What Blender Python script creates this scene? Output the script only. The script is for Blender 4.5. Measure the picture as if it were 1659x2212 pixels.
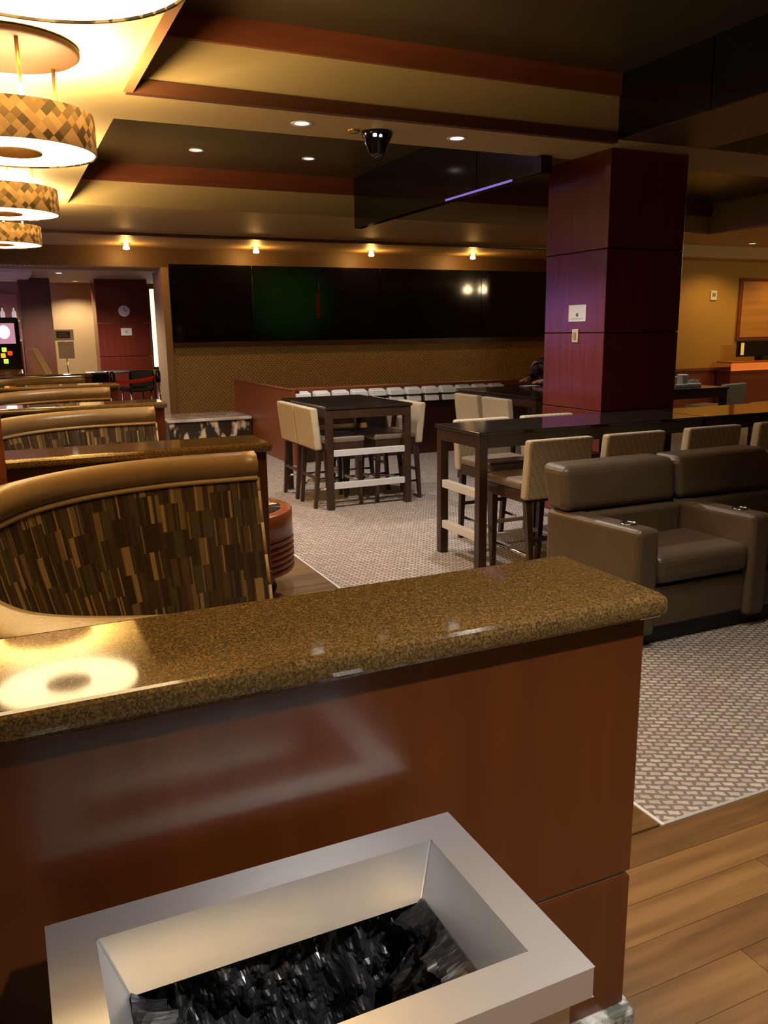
import bpy, math, random
from mathutils import Vector, Matrix
random.seed(7)
for o in list(bpy.data.objects): bpy.data.objects.remove(o)
S = bpy.context.scene
COL = S.collection
# ---------------------------------------------------------------- camera
W, H, F = 1659, 2212, 1781.2
cam = bpy.data.cameras.new('camera'); camo = bpy.data.objects.new('camera', cam); COL.objects.link(camo)
yaw, pitch, roll = (math.radians(a) for a in (24.626, 12.38, -0.7284))
fwd = Vector((math.sin(yaw)*math.cos(pitch), math.cos(yaw)*math.cos(pitch), -math.sin(pitch)))
rgt = Vector((math.cos(yaw), -math.sin(yaw), 0)); up = rgt.cross(fwd)
r2 = rgt*math.cos(roll)+up*math.sin(roll); u2 = -rgt*math.sin(roll)+up*math.cos(roll)
m = Matrix((r2, u2, -fwd)).transposed().to_4x4(); m.translation = (0, 0, 1.55)
camo.matrix_world = m
cam.sensor_fit = 'VERTICAL'; cam.sensor_height = 24.0; cam.lens = 24.0*F/H
cam.clip_start = .02; cam.clip_end = 100
S.camera = camo
# ---------------------------------------------------------------- world, exposure, light levels
wd = bpy.data.worlds.new('world'); S.world = wd; wd.use_nodes = True
wd.node_tree.nodes['Background'].inputs[0].default_value = (.9, .75, .6, 1)
wd.node_tree.nodes['Background'].inputs[1].default_value = 0.004
vs = S.view_settings
vs.view_transform = 'Standard'; vs.look = 'None'; vs.gamma = 1; vs.use_curve_mapping = False
vs.exposure = 0.0
PEND_DOWN, PEND_UP = 13.0, 170.0        # emission of the pendant diffusers
PEND_COL = (1, .73, .36)
CAN_COL = (1, .93, .88)
CAN_W = 160.0                           # watts of a recessed downlight
WARM = (1, .50, .13)
PURPLE = (.35, .25, 1)

# ---------------------------------------------------------------- materials
MATS = {}
def mat(name, col, rough=.5, metal=0, noise=None, emit=None, spec=.5, coat=0, bump=None):
    """noise=(scale xyz, other colour, contrast lo, hi)  bump=(scale, strength)"""
    if name in MATS: return MATS[name]
    m = bpy.data.materials.new(name); m.use_nodes = True; nt = m.node_tree; b = nt.nodes['Principled BSDF']
    b.inputs['Base Color'].default_value = (*col, 1); b.inputs['Roughness'].default_value = rough
    b.inputs['Metallic'].default_value = metal; b.inputs['Specular IOR Level'].default_value = spec
    b.inputs['Coat Weight'].default_value = coat; b.inputs['Coat Roughness'].default_value = .1
    if emit:
        b.inputs['Emission Color'].default_value = (*emit[0], 1); b.inputs['Emission Strength'].default_value = emit[1]
    if noise or bump:
        tc = nt.nodes.new('ShaderNodeTexCoord')
    if noise:
        mp = nt.nodes.new('ShaderNodeMapping'); mp.inputs['Scale'].default_value = noise[0]
        nz = nt.nodes.new('ShaderNodeTexNoise'); nz.inputs['Scale'].default_value = 1; nz.inputs['Detail'].default_value = 5
        rp = nt.nodes.new('ShaderNodeValToRGB'); e = rp.color_ramp.elements
        e[0].position, e[1].position = noise[2], noise[3]; e[0].color = (*col, 1); e[1].color = (*noise[1], 1)
        nt.links.new(tc.outputs['Object'], mp.inputs[0]); nt.links.new(mp.outputs[0], nz.inputs['Vector'])
        nt.links.new(nz.outputs[0], rp.inputs[0]); nt.links.new(rp.outputs[0], b.inputs['Base Color'])
    if bump:
        nb = nt.nodes.new('ShaderNodeTexNoise'); nb.inputs['Scale'].default_value = bump[0]; nb.inputs['Detail'].default_value = 3
        bp = nt.nodes.new('ShaderNodeBump'); bp.inputs['Strength'].default_value = bump[1]; bp.inputs['Distance'].default_value = .01
        nt.links.new(tc.outputs['Object'], nb.inputs['Vector']); nt.links.new(nb.outputs[0], bp.inputs['Height'])
        nt.links.new(bp.outputs[0], b.inputs['Normal'])
    MATS[name] = m; return m
def nodes(m): return m.node_tree.nodes, m.node_tree.links, m.node_tree.nodes['Principled BSDF']

gold = mat('gold_paint', (.46, .33, .14), .55)
ceil_dark = mat('dark_ceiling', (.055, .042, .021), .28)
wood_red = mat('red_veneer', (.080, .019, .0035), .25, noise=((14, 14, 1.2), (.105, .026, .0055), .3, .75), coat=.3)
wood_cherry = mat('cherry_veneer', (.12, .022, .013), .24, noise=((18, 18, 1.5), (.16, .03, .018), .3, .75))
wood_crown = mat('crown_wood', (.15, .035, .012), .4, noise=((1.5, 1.5, 20), (.20, .055, .02), .3, .7))
wood_dark = mat('espresso_wood', (.032, .016, .009), .32, noise=((4, 4, 4), (.05, .024, .013), .3, .7))
wood_top = mat('espresso_top', (.02, .014, .011), .09, noise=((3, 30, 3), (.028, .02, .015), .3, .7))
black_gloss = mat('black_gloss', (.006, .006, .006), .12)
black_matte = mat('black_matte', (.01, .01, .01), .6)
leather_tan = mat('bronze_leather', (.215, .135, .053), .34, bump=(60, .12), noise=((3, 3, 3), (.175, .108, .043), .3, .7))
welt_mat = mat('tan_welt', (.40, .27, .12), .5)
leather_taupe = mat('taupe_leather', (.095, .063, .033), .42, bump=(50, .15), noise=((4, 4, 4), (.105, .073, .045), .3, .7))
seat_leather = mat('brown_seat_leather', (.17, .12, .09), .35)
steel = mat('brushed_steel', (.76, .76, .76), .34, .86, bump=(25, .03))
chrome = mat('chrome', (.8, .8, .8), .15, 1)
rail_metal = mat('satin_rail', (.75, .73, .70), .4, .25)
liner_m = mat('black_bag', (.014, .014, .015), .3)
white_paper = mat('paper', (.75, .74, .72), .7)
ochre = mat('ochre_wall', (.44, .25, .04), .6, bump=(150, .1))
tan_wall = mat('tan_wall', (.55, .38, .18), .6)
marble = mat('dark_marble', (.03, .02, .012), .1, noise=((9, 9, 4), (.7, .56, .42), .52, .62))
fix_white = mat('fixture_trim', (.75, .74, .72), .4)
can_lens = mat('downlight_lens', (.9, .9, .9), .5, emit=((1, .95, .88), 2.5))
bulb_warm = mat('warm_bulb', (.9, .7, .4), .5, emit=((1, .55, .16), 14))
brass = mat('bronze_metal', (.45, .28, .12), .3, .9)
diff_dn = mat('pendant_diffuser', (.9, .85, .75), .5, emit=(PEND_COL, PEND_DOWN))
diff_up = mat('pendant_uplight', (.9, .85, .75), .5, emit=(PEND_COL, PEND_UP))
plastic_w = mat('white_plastic', (.7, .68, .62), .4)
ivory = mat('ivory_plate', (.6, .5, .34), .4)
red_belt = mat('red_belt', (.55, .02, .01), .6)
skin_m = mat('skin', (.55, .30, .21), .5)
hair_m = mat('hair', (.012, .009, .007), .5)
jacket_m = mat('dark_cloth', (.018, .018, .016), .8)
shirt_m = mat('olive_cloth', (.22, .19, .12), .8)
orange_m = mat('orange_wood', (.55, .13, .03), .25)

def granite_mat():
    m = mat('granite', (.1, .06, .02), .06); n, l, b = nodes(m)
    tc = n.new('ShaderNodeTexCoord')
    v = n.new('ShaderNodeTexVoronoi'); v.inputs['Scale'].default_value = 330
    z = n.new('ShaderNodeTexNoise'); z.inputs['Scale'].default_value = 120; z.inputs['Detail'].default_value = 6
    mx = n.new('ShaderNodeMix'); mx.data_type = 'RGBA'; mx.inputs[0].default_value = .55
    rp = n.new('ShaderNodeValToRGB'); e = rp.color_ramp.elements
    e[0].position, e[0].color = .30, (.040, .024, .008, 1); e[1].position, e[1].color = .72, (.18, .108, .036, 1)
    q = e.new(.5); q.color = (.10, .058, .018, 1)
    l.new(tc.outputs['Object'], v.inputs['Vector']); l.new(tc.outputs['Object'], z.inputs['Vector'])
    l.new(v.outputs['Color'], mx.inputs[6]); l.new(z.outputs['Color'], mx.inputs[7]); l.new(mx.outputs[2], rp.inputs[0])
    l.new(rp.outputs[0], b.inputs['Base Color']); b.inputs['Specular IOR Level'].default_value = .38
    return m
granite = granite_mat()
stone_base = mat('stone_base', (.10, .10, .08), .3, noise=((22, 22, 22), (.6, .56, .5), .45, .62))

def carpet_mat():
    m = mat('carpet', (.4, .35, .3), .95, spec=.1); n, l, b = nodes(m)
    tc = n.new('ShaderNodeTexCoord'); mp = n.new('ShaderNodeMapping'); mp.inputs['Rotation'].default_value = (0, 0, .5)
    w = n.new('ShaderNodeTexNoise'); w.inputs['Scale'].default_value = 40
    ad = n.new('ShaderNodeMix'); ad.data_type = 'VECTOR'; ad.inputs[0].default_value = .018
    br = n.new('ShaderNodeTexBrick'); br.inputs['Scale'].default_value = 1; br.offset = .5
    br.inputs['Color1'].default_value = (.50, .43, .37, 1); br.inputs['Color2'].default_value = (.36, .30, .26, 1)
    br.inputs['Mortar'].default_value = (.165, .14, .12, 1); br.inputs['Mortar Size'].default_value = .0085
    br.inputs['Mortar Smooth'].default_value = .6
    br.inputs['Brick Width'].default_value = .046; br.inputs['Row Height'].default_value = .030
    l.new(tc.outputs['Object'], mp.inputs[0]); l.new(mp.outputs[0], ad.inputs[4]); l.new(mp.outputs[0], w.inputs['Vector'])
    l.new(w.outputs['Color'], ad.inputs[5]); l.new(ad.outputs[1], br.inputs['Vector'])
    l.new(br.outputs['Color'], b.inputs['Base Color'])
    bp = n.new('ShaderNodeBump'); bp.inputs['Strength'].default_value = .4; bp.inputs['Distance'].default_value = .006; bp.invert = True
    l.new(br.outputs['Fac'], bp.inputs['Height']); l.new(bp.outputs[0], b.inputs['Normal'])
    return m
carpet_m = carpet_mat()

def plank_mat():
    m = mat('plank_wood', (.3, .15, .05), .33); n, l, b = nodes(m)
    oi = n.new('ShaderNodeObjectInfo'); tc = n.new('ShaderNodeTexCoord'); mp = n.new('ShaderNodeMapping')
    mp.inputs['Scale'].default_value = (1.6, 22, 1)
    cx = n.new('ShaderNodeCombineXYZ'); sc = n.new('ShaderNodeMath'); sc.operation = 'MULTIPLY'; sc.inputs[1].default_value = 90
    nz = n.new('ShaderNodeTexNoise'); nz.inputs['Scale'].default_value = 1; nz.inputs['Detail'].default_value = 5
    rp = n.new('ShaderNodeValToRGB'); e = rp.color_ramp.elements
    e[0].position, e[0].color = .25, (.085, .042, .014, 1); e[1].position, e[1].color = .8, (.23, .12, .04, 1)
    ad = n.new('ShaderNodeMath'); ad.operation = 'MULTIPLY_ADD'; ad.inputs[1].default_value = .24; ad.inputs[2].default_value = -.12
    a2 = n.new('ShaderNodeMath'); a2.operation = 'ADD'
    l.new(oi.outputs['Random'], sc.inputs[0]); l.new(sc.outputs[0], cx.inputs[1]); l.new(cx.outputs[0], mp.inputs['Location'])
    l.new(tc.outputs['Object'], mp.inputs[0]); l.new(mp.outputs[0], nz.inputs['Vector'])
    l.new(oi.outputs['Random'], ad.inputs[0]); l.new(ad.outputs[0], a2.inputs[0]); l.new(nz.outputs[0], a2.inputs[1])
    l.new(a2.outputs[0], rp.inputs[0]); l.new(rp.outputs[0], b.inputs['Base Color'])
    return m
plank_m = plank_mat()

def cellnoise(m, su, sv, stagger, cols, diamond=False, emit=0):
    """constant-colour cells of size su x sv in UV metres; rows stagger by column group"""
    n, l, b = nodes(m)
    uv = n.new('ShaderNodeUVMap'); sp = n.new('ShaderNodeSeparateXYZ'); l.new(uv.outputs[0], sp.inputs[0])
    def M(op, a, bb=None, c=None):
        q = n.new('ShaderNodeMath'); q.operation = op
        for i, v in enumerate((a, bb, c)):
            if v is None: continue
            if isinstance(v, (int, float)): q.inputs[i].default_value = v
            else: l.new(v, q.inputs[i])
        return q.outputs[0]
    u, v = sp.outputs[0], sp.outputs[1]
    if stagger:
        g = M('FLOOR', M('DIVIDE', u, su*stagger[0]))
        v = M('ADD', v, M('MULTIPLY', M('FRACT', M('MULTIPLY', g, .37)), sv*stagger[1]))
    if diamond: u, v = M('ADD', u, v), M('SUBTRACT', u, v)
    row = M('FLOOR', M('DIVIDE', v, sv))
    # irregular stripe widths: warp u by a sine that changes with the row
    uu = M('ADD', M('DIVIDE', u, su), M('MULTIPLY', M('SINE', M('ADD', M('MULTIPLY', u, 5.1/su*.31), M('MULTIPLY', row, 2.3))), .55 if stagger else 0))
    colm = M('FLOOR', uu)
    cx = n.new('ShaderNodeCombineXYZ'); l.new(colm, cx.inputs[0]); l.new(row, cx.inputs[1])
    wn = n.new('ShaderNodeTexWhiteNoise'); wn.noise_dimensions = '2D'; l.new(cx.outputs[0], wn.inputs['Vector'])
    rp = n.new('ShaderNodeValToRGB'); rp.color_ramp.interpolation = 'CONSTANT'; e = rp.color_ramp.elements
    while len(e) < len(cols): e.new(.5)
    for i, c in enumerate(cols): e[i].position = c[0]; e[i].color = (*c[1], 1)
    l.new(wn.outputs['Value'], rp.inputs[0]); l.new(rp.outputs[0], b.inputs['Base Color'])
    if emit:
        l.new(rp.outputs[0], b.inputs['Emission Color']); b.inputs['Emission Strength'].default_value = emit
stripe_m = mat('striped_fabric', (.1, .06, .02), .85, spec=.2)
cellnoise(stripe_m, .0125, .118, (9, 1.0), [(0, (.045, .025, .011)), (.30, (.028, .016, .008)), (.52, (.070, .040, .016)), (.68, (.050, .042, .020)), (.81, (.22, .145, .055)), (.91, (.13, .085, .033))])
mosaic_m = mat('mosaic_shade', (.3, .18, .08), .6)
cellnoise(mosaic_m, .05, .05, None, [(0, (.34, .22, .095)), (.28, (.13, .08, .032)), (.48, (.40, .28, .13)), (.66, (.21, .135, .06)), (.82, (.05, .034, .017))], True, emit=.15)

def weave_mat(name, c1, c2, s=.012):
    m = mat(name, c1, .8, spec=.25); n, l, b = nodes(m)
    tc = n.new('ShaderNodeTexCoord'); mp = n.new('ShaderNodeMapping'); mp.inputs['Rotation'].default_value = (.6, .6, .8)
    ck = n.new('ShaderNodeTexChecker'); ck.inputs['Scale'].default_value = 1/s
    ck.inputs['Color1'].default_value = (*c1, 1); ck.inputs['Color2'].default_value = (*c2, 1)
    l.new(tc.outputs['Object'], mp.inputs[0]); l.new(mp.outputs[0], ck.inputs['Vector']); l.new(ck.outputs[0], b.inputs['Base Color'])
    return m
stool_fab = weave_mat('stool_weave', (.50, .40, .27), (.36, .29, .19))
stool_grey = weave_mat('grey_green_weave', (.34, .38, .32), (.27, .30, .26))
quilt_m = mat('quilted_wall', (.36, .255, .12), .6)
def quilt():
    n, l, b = nodes(quilt_m)
    tc = n.new('ShaderNodeTexCoord'); mp = n.new('ShaderNodeMapping'); mp.inputs['Rotation'].default_value = (0, .785, 0)
    w1 = n.new('ShaderNodeTexWave'); w1.inputs['Scale'].default_value = 7; w1.bands_direction = 'X'
    w2 = n.new('ShaderNodeTexWave'); w2.inputs['Scale'].default_value = 7; w2.bands_direction = 'Z'
    mu = n.new('ShaderNodeMath'); mu.operation = 'MULTIPLY'
    rp = n.new('ShaderNodeValToRGB'); e = rp.color_ramp.elements
    e[0].color = (.30, .225, .115, 1); e[1].color = (.52, .40, .215, 1); e[1].position = .35
    bp = n.new('ShaderNodeBump'); bp.inputs['Strength'].default_value = .5; bp.inputs['Distance'].default_value = .02
    l.new(tc.outputs['Object'], mp.inputs[0])
    for w in (w1, w2): l.new(mp.outputs[0], w.inputs['Vector'])
    l.new(w1.outputs['Fac'], mu.inputs[0]); l.new(w2.outputs['Fac'], mu.inputs[1]); l.new(mu.outputs[0], rp.inputs[0])
    l.new(rp.outputs[0], b.inputs['Base Color']); l.new(mu.outputs[0], bp.inputs['Height']); l.new(bp.outputs[0], b.inputs['Normal'])
quilt()

# ---------------------------------------------------------------- mesh helpers
class MB:
    def __init__(s): s.v = []; s.f = []; s.uv = {}; s.sm = set()
    def box(s, x0, x1, y0, y1, z0, z1):
        i = len(s.v); s.v += [(x, y, z) for z in (z0, z1) for y in (y0, y1) for x in (x0, x1)]
        s.f += [tuple(i+k for k in q) for q in ((0, 2, 3, 1), (4, 5, 7, 6), (0, 1, 5, 4), (2, 6, 7, 3), (0, 4, 6, 2), (1, 3, 7, 5))]
        return s
    def hexa(s, b, t):     # two 4-point loops (same winding, seen from above counter-clockwise)
        i = len(s.v); s.v += list(b)+list(t)
        s.f += [(i+3, i+2, i+1, i), (i+4, i+5, i+6, i+7)]+[(i+k, i+(k+1) % 4, i+4+(k+1) % 4, i+4+k) for k in range(4)]
        return s
    def grid(s, rows, closed=False, uv=None, smooth=True):
        i = len(s.v); nr, nc = len(rows), len(rows[0])
        for r in rows: s.v += [tuple(p) for p in r]
        for a in range(nr-1):
            for b in range(nc if closed else nc-1):
                b2 = (b+1) % nc
                fi = len(s.f); s.f.append((i+a*nc+b, i+a*nc+b2, i+(a+1)*nc+b2, i+(a+1)*nc+b))
                if uv: s.uv[fi] = [uv[a][b], uv[a][b+1], uv[a+1][b+1], uv[a+1][b]]
                if smooth: s.sm.add(fi)
        return i
    def lathe(s, prof, c=(0, 0, 0), n=24, uvscale=None):
        rows = [[(c[0]+r*math.cos(2*math.pi*k/n), c[1]+r*math.sin(2*math.pi*k/n), c[2]+z) for k in range(n)] for r, z in prof]
        uv = None
        if uvscale:
            uv = []; L = 0
            for j, (r, z) in enumerate(prof):
                if j: L += math.hypot(r-prof[j-1][0], z-prof[j-1][1])
                uv.append([(2*math.pi*uvscale*k/n, L) for k in range(n+1)])
        s.grid(rows, True, uv); return s
    def disc(s, c, r, n=24, up=True):
        i = len(s.v); s.v += [(c[0]+r*math.cos(2*math.pi*k/n), c[1]+r*math.sin(2*math.pi*k/n), c[2]) for k in range(n)]
        s.f.append(tuple(range(i, i+n)) if up else tuple(range(i+n-1, i-1, -1))); return s
    def tube(s, a, b, r0, r1=None, n=10):
        a, b = Vector(a), Vector(b); d = (b-a).normalized(); r1 = r0 if r1 is None else r1
        x = d.orthogonal().normalized(); y = d.cross(x)
        rows = [[p+(x*math.cos(2*math.pi*k/n)+y*math.sin(2*math.pi*k/n))*r for k in range(n)] for p, r in ((a, r0), (b, r1))]
        i = s.grid(rows, True)
        s.f += [tuple(range(i+n-1, i-1, -1)), tuple(range(i+n, i+2*n))]; return s
    def build(s, name, material, parent=None, bevel=0, seg=2, solid=0, subsurf=0):
        me = bpy.data.meshes.new(name); me.from_pydata([tuple(v) for v in s.v], [], s.f)
        if s.uv:
            ul = me.uv_layers.new()
            for p in me.polygons:
                if p.index in s.uv:
                    for li, q in zip(p.loop_indices, s.uv[p.index]): ul.data[li].uv = q
        for k in s.sm: me.polygons[k].use_smooth = True
        me.materials.append(material)
        o = bpy.data.objects.new(name, me); COL.objects.link(o)
        if parent is not None:
            o.parent = parent
            if parent.get('_w'): o.location = [-c for c in parent.location]; 
        if subsurf:
            md = o.modifiers.new('subsurf', 'SUBSURF'); md.levels = md.render_levels = subsurf
            for p in me.polygons: p.use_smooth = True
        if bevel:
            md = o.modifiers.new('bevel', 'BEVEL'); md.width = bevel; md.segments = seg; md.limit_method = 'ANGLE'; md.angle_limit = .6
        return o
def box(name, material, parent, x0, x1, y0, y1, z0, z1, bevel=0, seg=2): return MB().box(x0, x1, y0, y1, z0, z1).build(name, material, parent, bevel, seg)
def tag(o, label, cat, group=None, kind=None):
    o['label'] = label; o['category'] = cat
    if group: o['group'] = group
    if kind: o['kind'] = kind
    return o
def thing(name, label, cat, loc=(0, 0, 0), rz=0, group=None, world=False):
    """Empty at the base; world=True: its parts are given in world coordinates"""
    o = bpy.data.objects.new(name, None); COL.objects.link(o); o.location = loc; o.rotation_euler = (0, 0, rz)
    o.empty_display_size = .1
    if world: o['_w'] = 1
    return tag(o, label, cat, group)
def struct(o): o['kind'] = 'structure'; return o
def dup(root, loc, rz=0, label=None, scale=None):
    def cp(o, par):
        c = o.copy(); COL.objects.link(c)
        if par is not None: c.parent = par
        for ch in [x for x in CH.get(o.name, [])]: cp(ch, c)
        return c
    CH = {}
    for o in bpy.data.objects:
        if o.parent: CH.setdefault(o.parent.name, []).append(o)
    c = cp(root, None); c.location = loc; c.rotation_euler = (0, 0, rz)
    if label: c['label'] = label
    return c
def lamp(name, kind, loc, energy, color, parent=None, rot=(0, 0, 0), size=.05, angle=None, blend=.6):
    d = bpy.data.lights.new(name, kind); d.energy = energy; d.color = color
    if kind == 'AREA': d.size = size
    else: d.shadow_soft_size = size
    if kind == 'SPOT': d.spot_size = math.radians(angle or 100); d.spot_blend = blend
    o = bpy.data.objects.new(name, d); COL.objects.link(o); o.location = loc; o.rotation_euler = rot
    if parent is not None: o.parent = parent
    return o

# ================================================================ STRUCTURE
ZS, ZT = 2.85, 3.27          # soffit and tray ceiling heights
YF = 13.6                    # far wall
floor = struct(MB().box(-7, 16, -4, 21, -.12, -.012).build('floor', black_matte))
MB().box(1.78, 15.9, 1.78, 20.9, -.012, 0).build('carpet', carpet_m, floor)['label'] = 'grey and taupe woven-pattern carpet'
ct = MB().box(-6.9, 1.0, 1.78, 20.9, -.012, 0).build('carpet', mat('booth_carpet', (.10, .07, .05), .95), floor)
es = MB(); es.box(1.772, 1.784, 1.772, 20.9, -.012, .003); es.build('edge_strip', mat('strip_highlight', (.75, .73, .7), .35, .2), floor)  # highlight along this strip put into its pale colour
es = MB(); es.box(1.784, 15.9, 1.772, 1.784, -.012, .002); es.build('edge_strip', mat('grey_strip', (.45, .42, .38), .5, .3), floor)
def planks(x0, x1, y0, y1, w=.127, L=1.22):
    nrow = int(round((y1-y0)/w)); w = (y1-y0)/nrow
    for r in range(nrow):
        x = x0 - random.random()*L
        while x < x1:
            a, b = max(x, x0), min(x+L, x1)
            if b-a > .02:
                me = MB().box(a+.0008, b-.0008, y0+r*w+.0008, y0+(r+1)*w-.0008, -.012, -.0005)
                me.build('plank', plank_m, floor)
            x += L
planks(-.6, 4.6, -.72, 1.772)
planks(1.0, 1.772, 1.78, 12.2)
bk = MB().box(-7, 16, -4, -.72, -.012, -.001).build('plank_area', plank_m, floor); bk['kind'] = 'stuff'

# ceiling: soffit slab with two tray openings
cl = MB()
TX0, TX1 = .80, 9.5
T1 = (-1.2, 4.98); T2 = (5.67, 9.35)
for x0, x1, y0, y1 in ((-7, TX0, -4, YF), (TX1, 16, -4, YF), (TX0, TX1, T2[1], YF), (TX0, TX1, T1[1], T2[0]), (TX0, TX1, -4, T1[0])):
    cl.box(x0, x1, y0, y1, ZS, ZS+.05)
ceiling = struct(cl.build('ceiling', gold))
for (y0, y1) in (T1, T2):
    box('tray_ceiling', ceil_dark, ceiling, TX0-.06, TX1+.06, y0-.06, y1+.06, ZT, ZT+.04)
    for (a, b, c, d) in ((TX0, TX1, y1, y1+.05), (TX0, TX1, y0-.05, y0), (TX0-.05, TX0, y0-.05, y1+.05), (TX1, TX1+.05, y0-.05, y1+.05)):
        box('tray_wall', gold, ceiling, a, b, c, d, ZS+.05, ZT)
    z0 = 3.13 if y1 < 6 else 3.09
    for (a, b, c, d) in ((TX0, TX1, y1-.03, y1), (TX0, TX0+.03, y0, y1), (TX0, TX1, y0, y0+.03)):
        box('crown_molding', wood_crown, ceiling, a, b, c, d, z0, ZT)
trim_m = mat('trim_wood', (.10, .035, .012), .4)
box('tray_trim', trim_m, ceiling, TX0-.02, 4.13, T1[1]-.012, T1[1]+.04, ZS-.022, ZS+.05)
box('tray_trim', mat('trim_lit', (.28, .13, .05), .4), ceiling, TX0-.04, TX0+.012, T1[0], T1[1]-.012, ZS-.022, ZS+.05)  # same trim, its lit look put into a paler wood colour
box('soffit_trim', trim_m, ceiling, -7, 10.6, 11.66, 11.76, ZS-.035, ZS)
# black glossy bulkhead between the bays, nearer part and the row of panels beyond the column
BX0, BX1 = 4.13, 4.98
box('bulkhead', mat('bulkhead_brown', (.08, .045, .016), .45), ceiling, BX0+.02, BX1, -1.1, 4.97, ZS, ZT)
for y0, y1 in ((4.13, 4.97), (2.4, 4.12), (.7, 2.39), (-1.1, .69)):
    box('bulkhead_panel', black_gloss, ceiling, BX0, BX0+.02, y0, y1, ZS+.005, ZT)
PX = 3.93
for y0, y1 in ((6.565, 9.3), (5.60, 6.555)):
    box('hanging_panel', black_gloss, ceiling, PX, PX+.10, y0, y1, 2.72, ZT, .006)
ls = MB(); ls.box(PX-.012, PX, 6.0, 7.1, 2.72, 2.735)
ls.build('light_strip', mat('violet_strip', (.3, .2, .8), .4, emit=(PURPLE, .55)), ceiling)

# walls
wf = MB(); wf.box(2.5, 10.4, YF, YF+.3, 0, ZS); wf.box(-7, 2.5, YF, YF+.3, 2.56, ZS)
wall_far = struct(wf.build('wall_far', quilt_m))
box('fascia', mat('fascia_brown', (.12, .072, .03), .5), wall_far, -7, 10.4, YF-.03, YF, 2.56, ZS)
box('corner_pillar', mat('pillar_tan', (.34, .25, .15), .5), wall_far, 2.45, 2.56, YF-.05, YF+.75, 0, 2.56)
box('wall_cap', mat('screen_ledge', (.06, .03, .02), .4), wall_far, 2.56, 10.4, YF-.05, YF, 1.33, 1.41)
wr = struct(MB().box(9.95, 15.9, 11.0, 11.2, 0, ZS).build('wall_right', ochre))
struct(box('wall_return', ochre, None, 9.95, 10.1, 11.2, YF, 0, ZS))
box('wainscot', wood_crown, wr, 9.95, 15.9, 10.965, 11.0, 0, .80)
box('chair_rail', wood_crown, wr, 9.95, 15.9, 10.94, 11.0, .80, .85, .006)
struct(box('trim_1', gold, None, 9.9, 15.9, 10.55, 11.0, 2.66, ZS))
struct(MB().box(-7, 16, -4.15, -4, 0, ZT+.04).build('wall_back', mat('back_wall', (.10, .06, .03), .6)))
struct(MB().box(15.9, 16.05, -4, 21, 0, ZT+.04).build('wall_east', ochre))
struct(MB().box(-7.15, -7, -4, 21, 0, ZT+.04).build('wall_left', mat('left_wall', (.20, .12, .05), .6)))

# far room seen through the opening
fr = MB(); fr.box(-7, 15.9, YF+.3, 20.9, 2.52, 2.6)
fc = struct(fr.build('ceiling', mat('far_ceiling', (.50, .38, .25), .6)))
box('raised_tray', mat('tray_white', (.72, .62, .55), .6), fc, -2.5, .62, 14.2, 16.6, 2.49, 2.52)
w2 = MB(); w2.box(-7, 6, 17.4, 17.6, 0, 2.52)
wall_b = struct(w2.build('wall_rear', tan_wall))
box('wainscot', wood_crown, wall_b, .9, 6, 17.36, 17.4, 0, .75)

# ================================================================ COLUMNS
CX0, CX1, CY0, CY1 = 4.27, 5.02, 5.2, 5.975
c = thing('square_column', 'large square cherry-veneer column behind the long table, lit violet on its left face', 'column', (CX0+.37, 5.58, 0), world=True)
js = [0, .905, 1.513, 2.138, ZS]
for a, b in zip(js, js[1:]):
    box('veneer_panel', wood_cherry, c, CX0, CX1, CY0, CY1, a+(.006 if a else 0), b, .004)
box('core', black_matte, c, CX0+.012, CX1-.012, CY0+.012, CY1-.012, 0, ZS)
p = thing('paper_notice', 'white paper notice taped on the violet-lit face of the square column', 'sign', (CX0, 5.535, 1.6), world=True)
box('sheet', white_paper, p, CX0-.004, CX0-.001, 5.425, 5.645, 1.605, 1.735)
box('printed_mark', mat('ink', (.08, .08, .09), .7), p, CX0-.006, CX0-.004, 5.522, 5.545, 1.645, 1.67)
for k in range(2): box('printed_line', mat('ink_pale', (.4, .4, .42), .7), p, CX0-.0055, CX0-.004, 5.46, 5.61, 1.622+.008*k, 1.625+.008*k)
p = thing('switch_plate', 'ivory wall switch plate below the paper notice on the column', 'switch', (CX0, 5.545, 1.44), world=True)
box('plate', ivory, p, CX0-.012, CX0, 5.507, 5.583, 1.44, 1.545, .004)
box('rocker', mat('rocker', (.35, .25, .12), .4), p, CX0-.018, CX0-.012, 5.528, 5.562, 1.462, 1.522, .003)

c = thing('square_column', 'far dark red column beside the round dial clock, seen through the left opening', 'column', (2.17, 16.3, 0), world=True)
js = [0, .55, 1.15, 1.75, 2.52]
for a, b in zip(js, js[1:]): box('veneer_panel', wood_cherry, c, 1.70, 2.62, 16, 16.6, a+(.008 if a else 0), b, .006)
ck = thing('wall_clock', 'small round pale clock on the far dark red column', 'clock', (2.18, 15.99, 1.96), world=True)
mb = MB(); rows = [[(2.18+r*math.cos(t*math.pi/12), y, 1.963+r*math.sin(t*math.pi/12)) for t in range(24)] for r, y in ((.10, 16.0), (.10, 15.97), (.085, 15.965), (.085, 15.97), (.0001, 15.97))]
mb.grid(rows, True, smooth=False); mb.build('case', mat('clock_white', (.85, .82, .8), .5), ck)
mb = MB(); mb.box(2.177, 2.183, 15.962, 15.968, 1.963, 2.03); mb.box(2.18, 2.225, 15.962, 15.968, 1.96, 1.966); mb.build('hands', black_matte, ck)
p = thing('paper_notice', 'white paper notice below the clock on the far red column', 'sign', (2.19, 15.99, 1.53), world=True)
box('sheet', white_paper, p, 2.10, 2.29, 15.992, 15.998, 1.53, 1.66)
box('printed_mark', MATS['ink_pale'], p, 2.17, 2.22, 15.990, 15.992, 1.575, 1.61)
c = thing('square_column', 'plain dark brown-red column near the left edge behind the slot machine', 'column', (.7, 16.3, 0), world=True)
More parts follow.
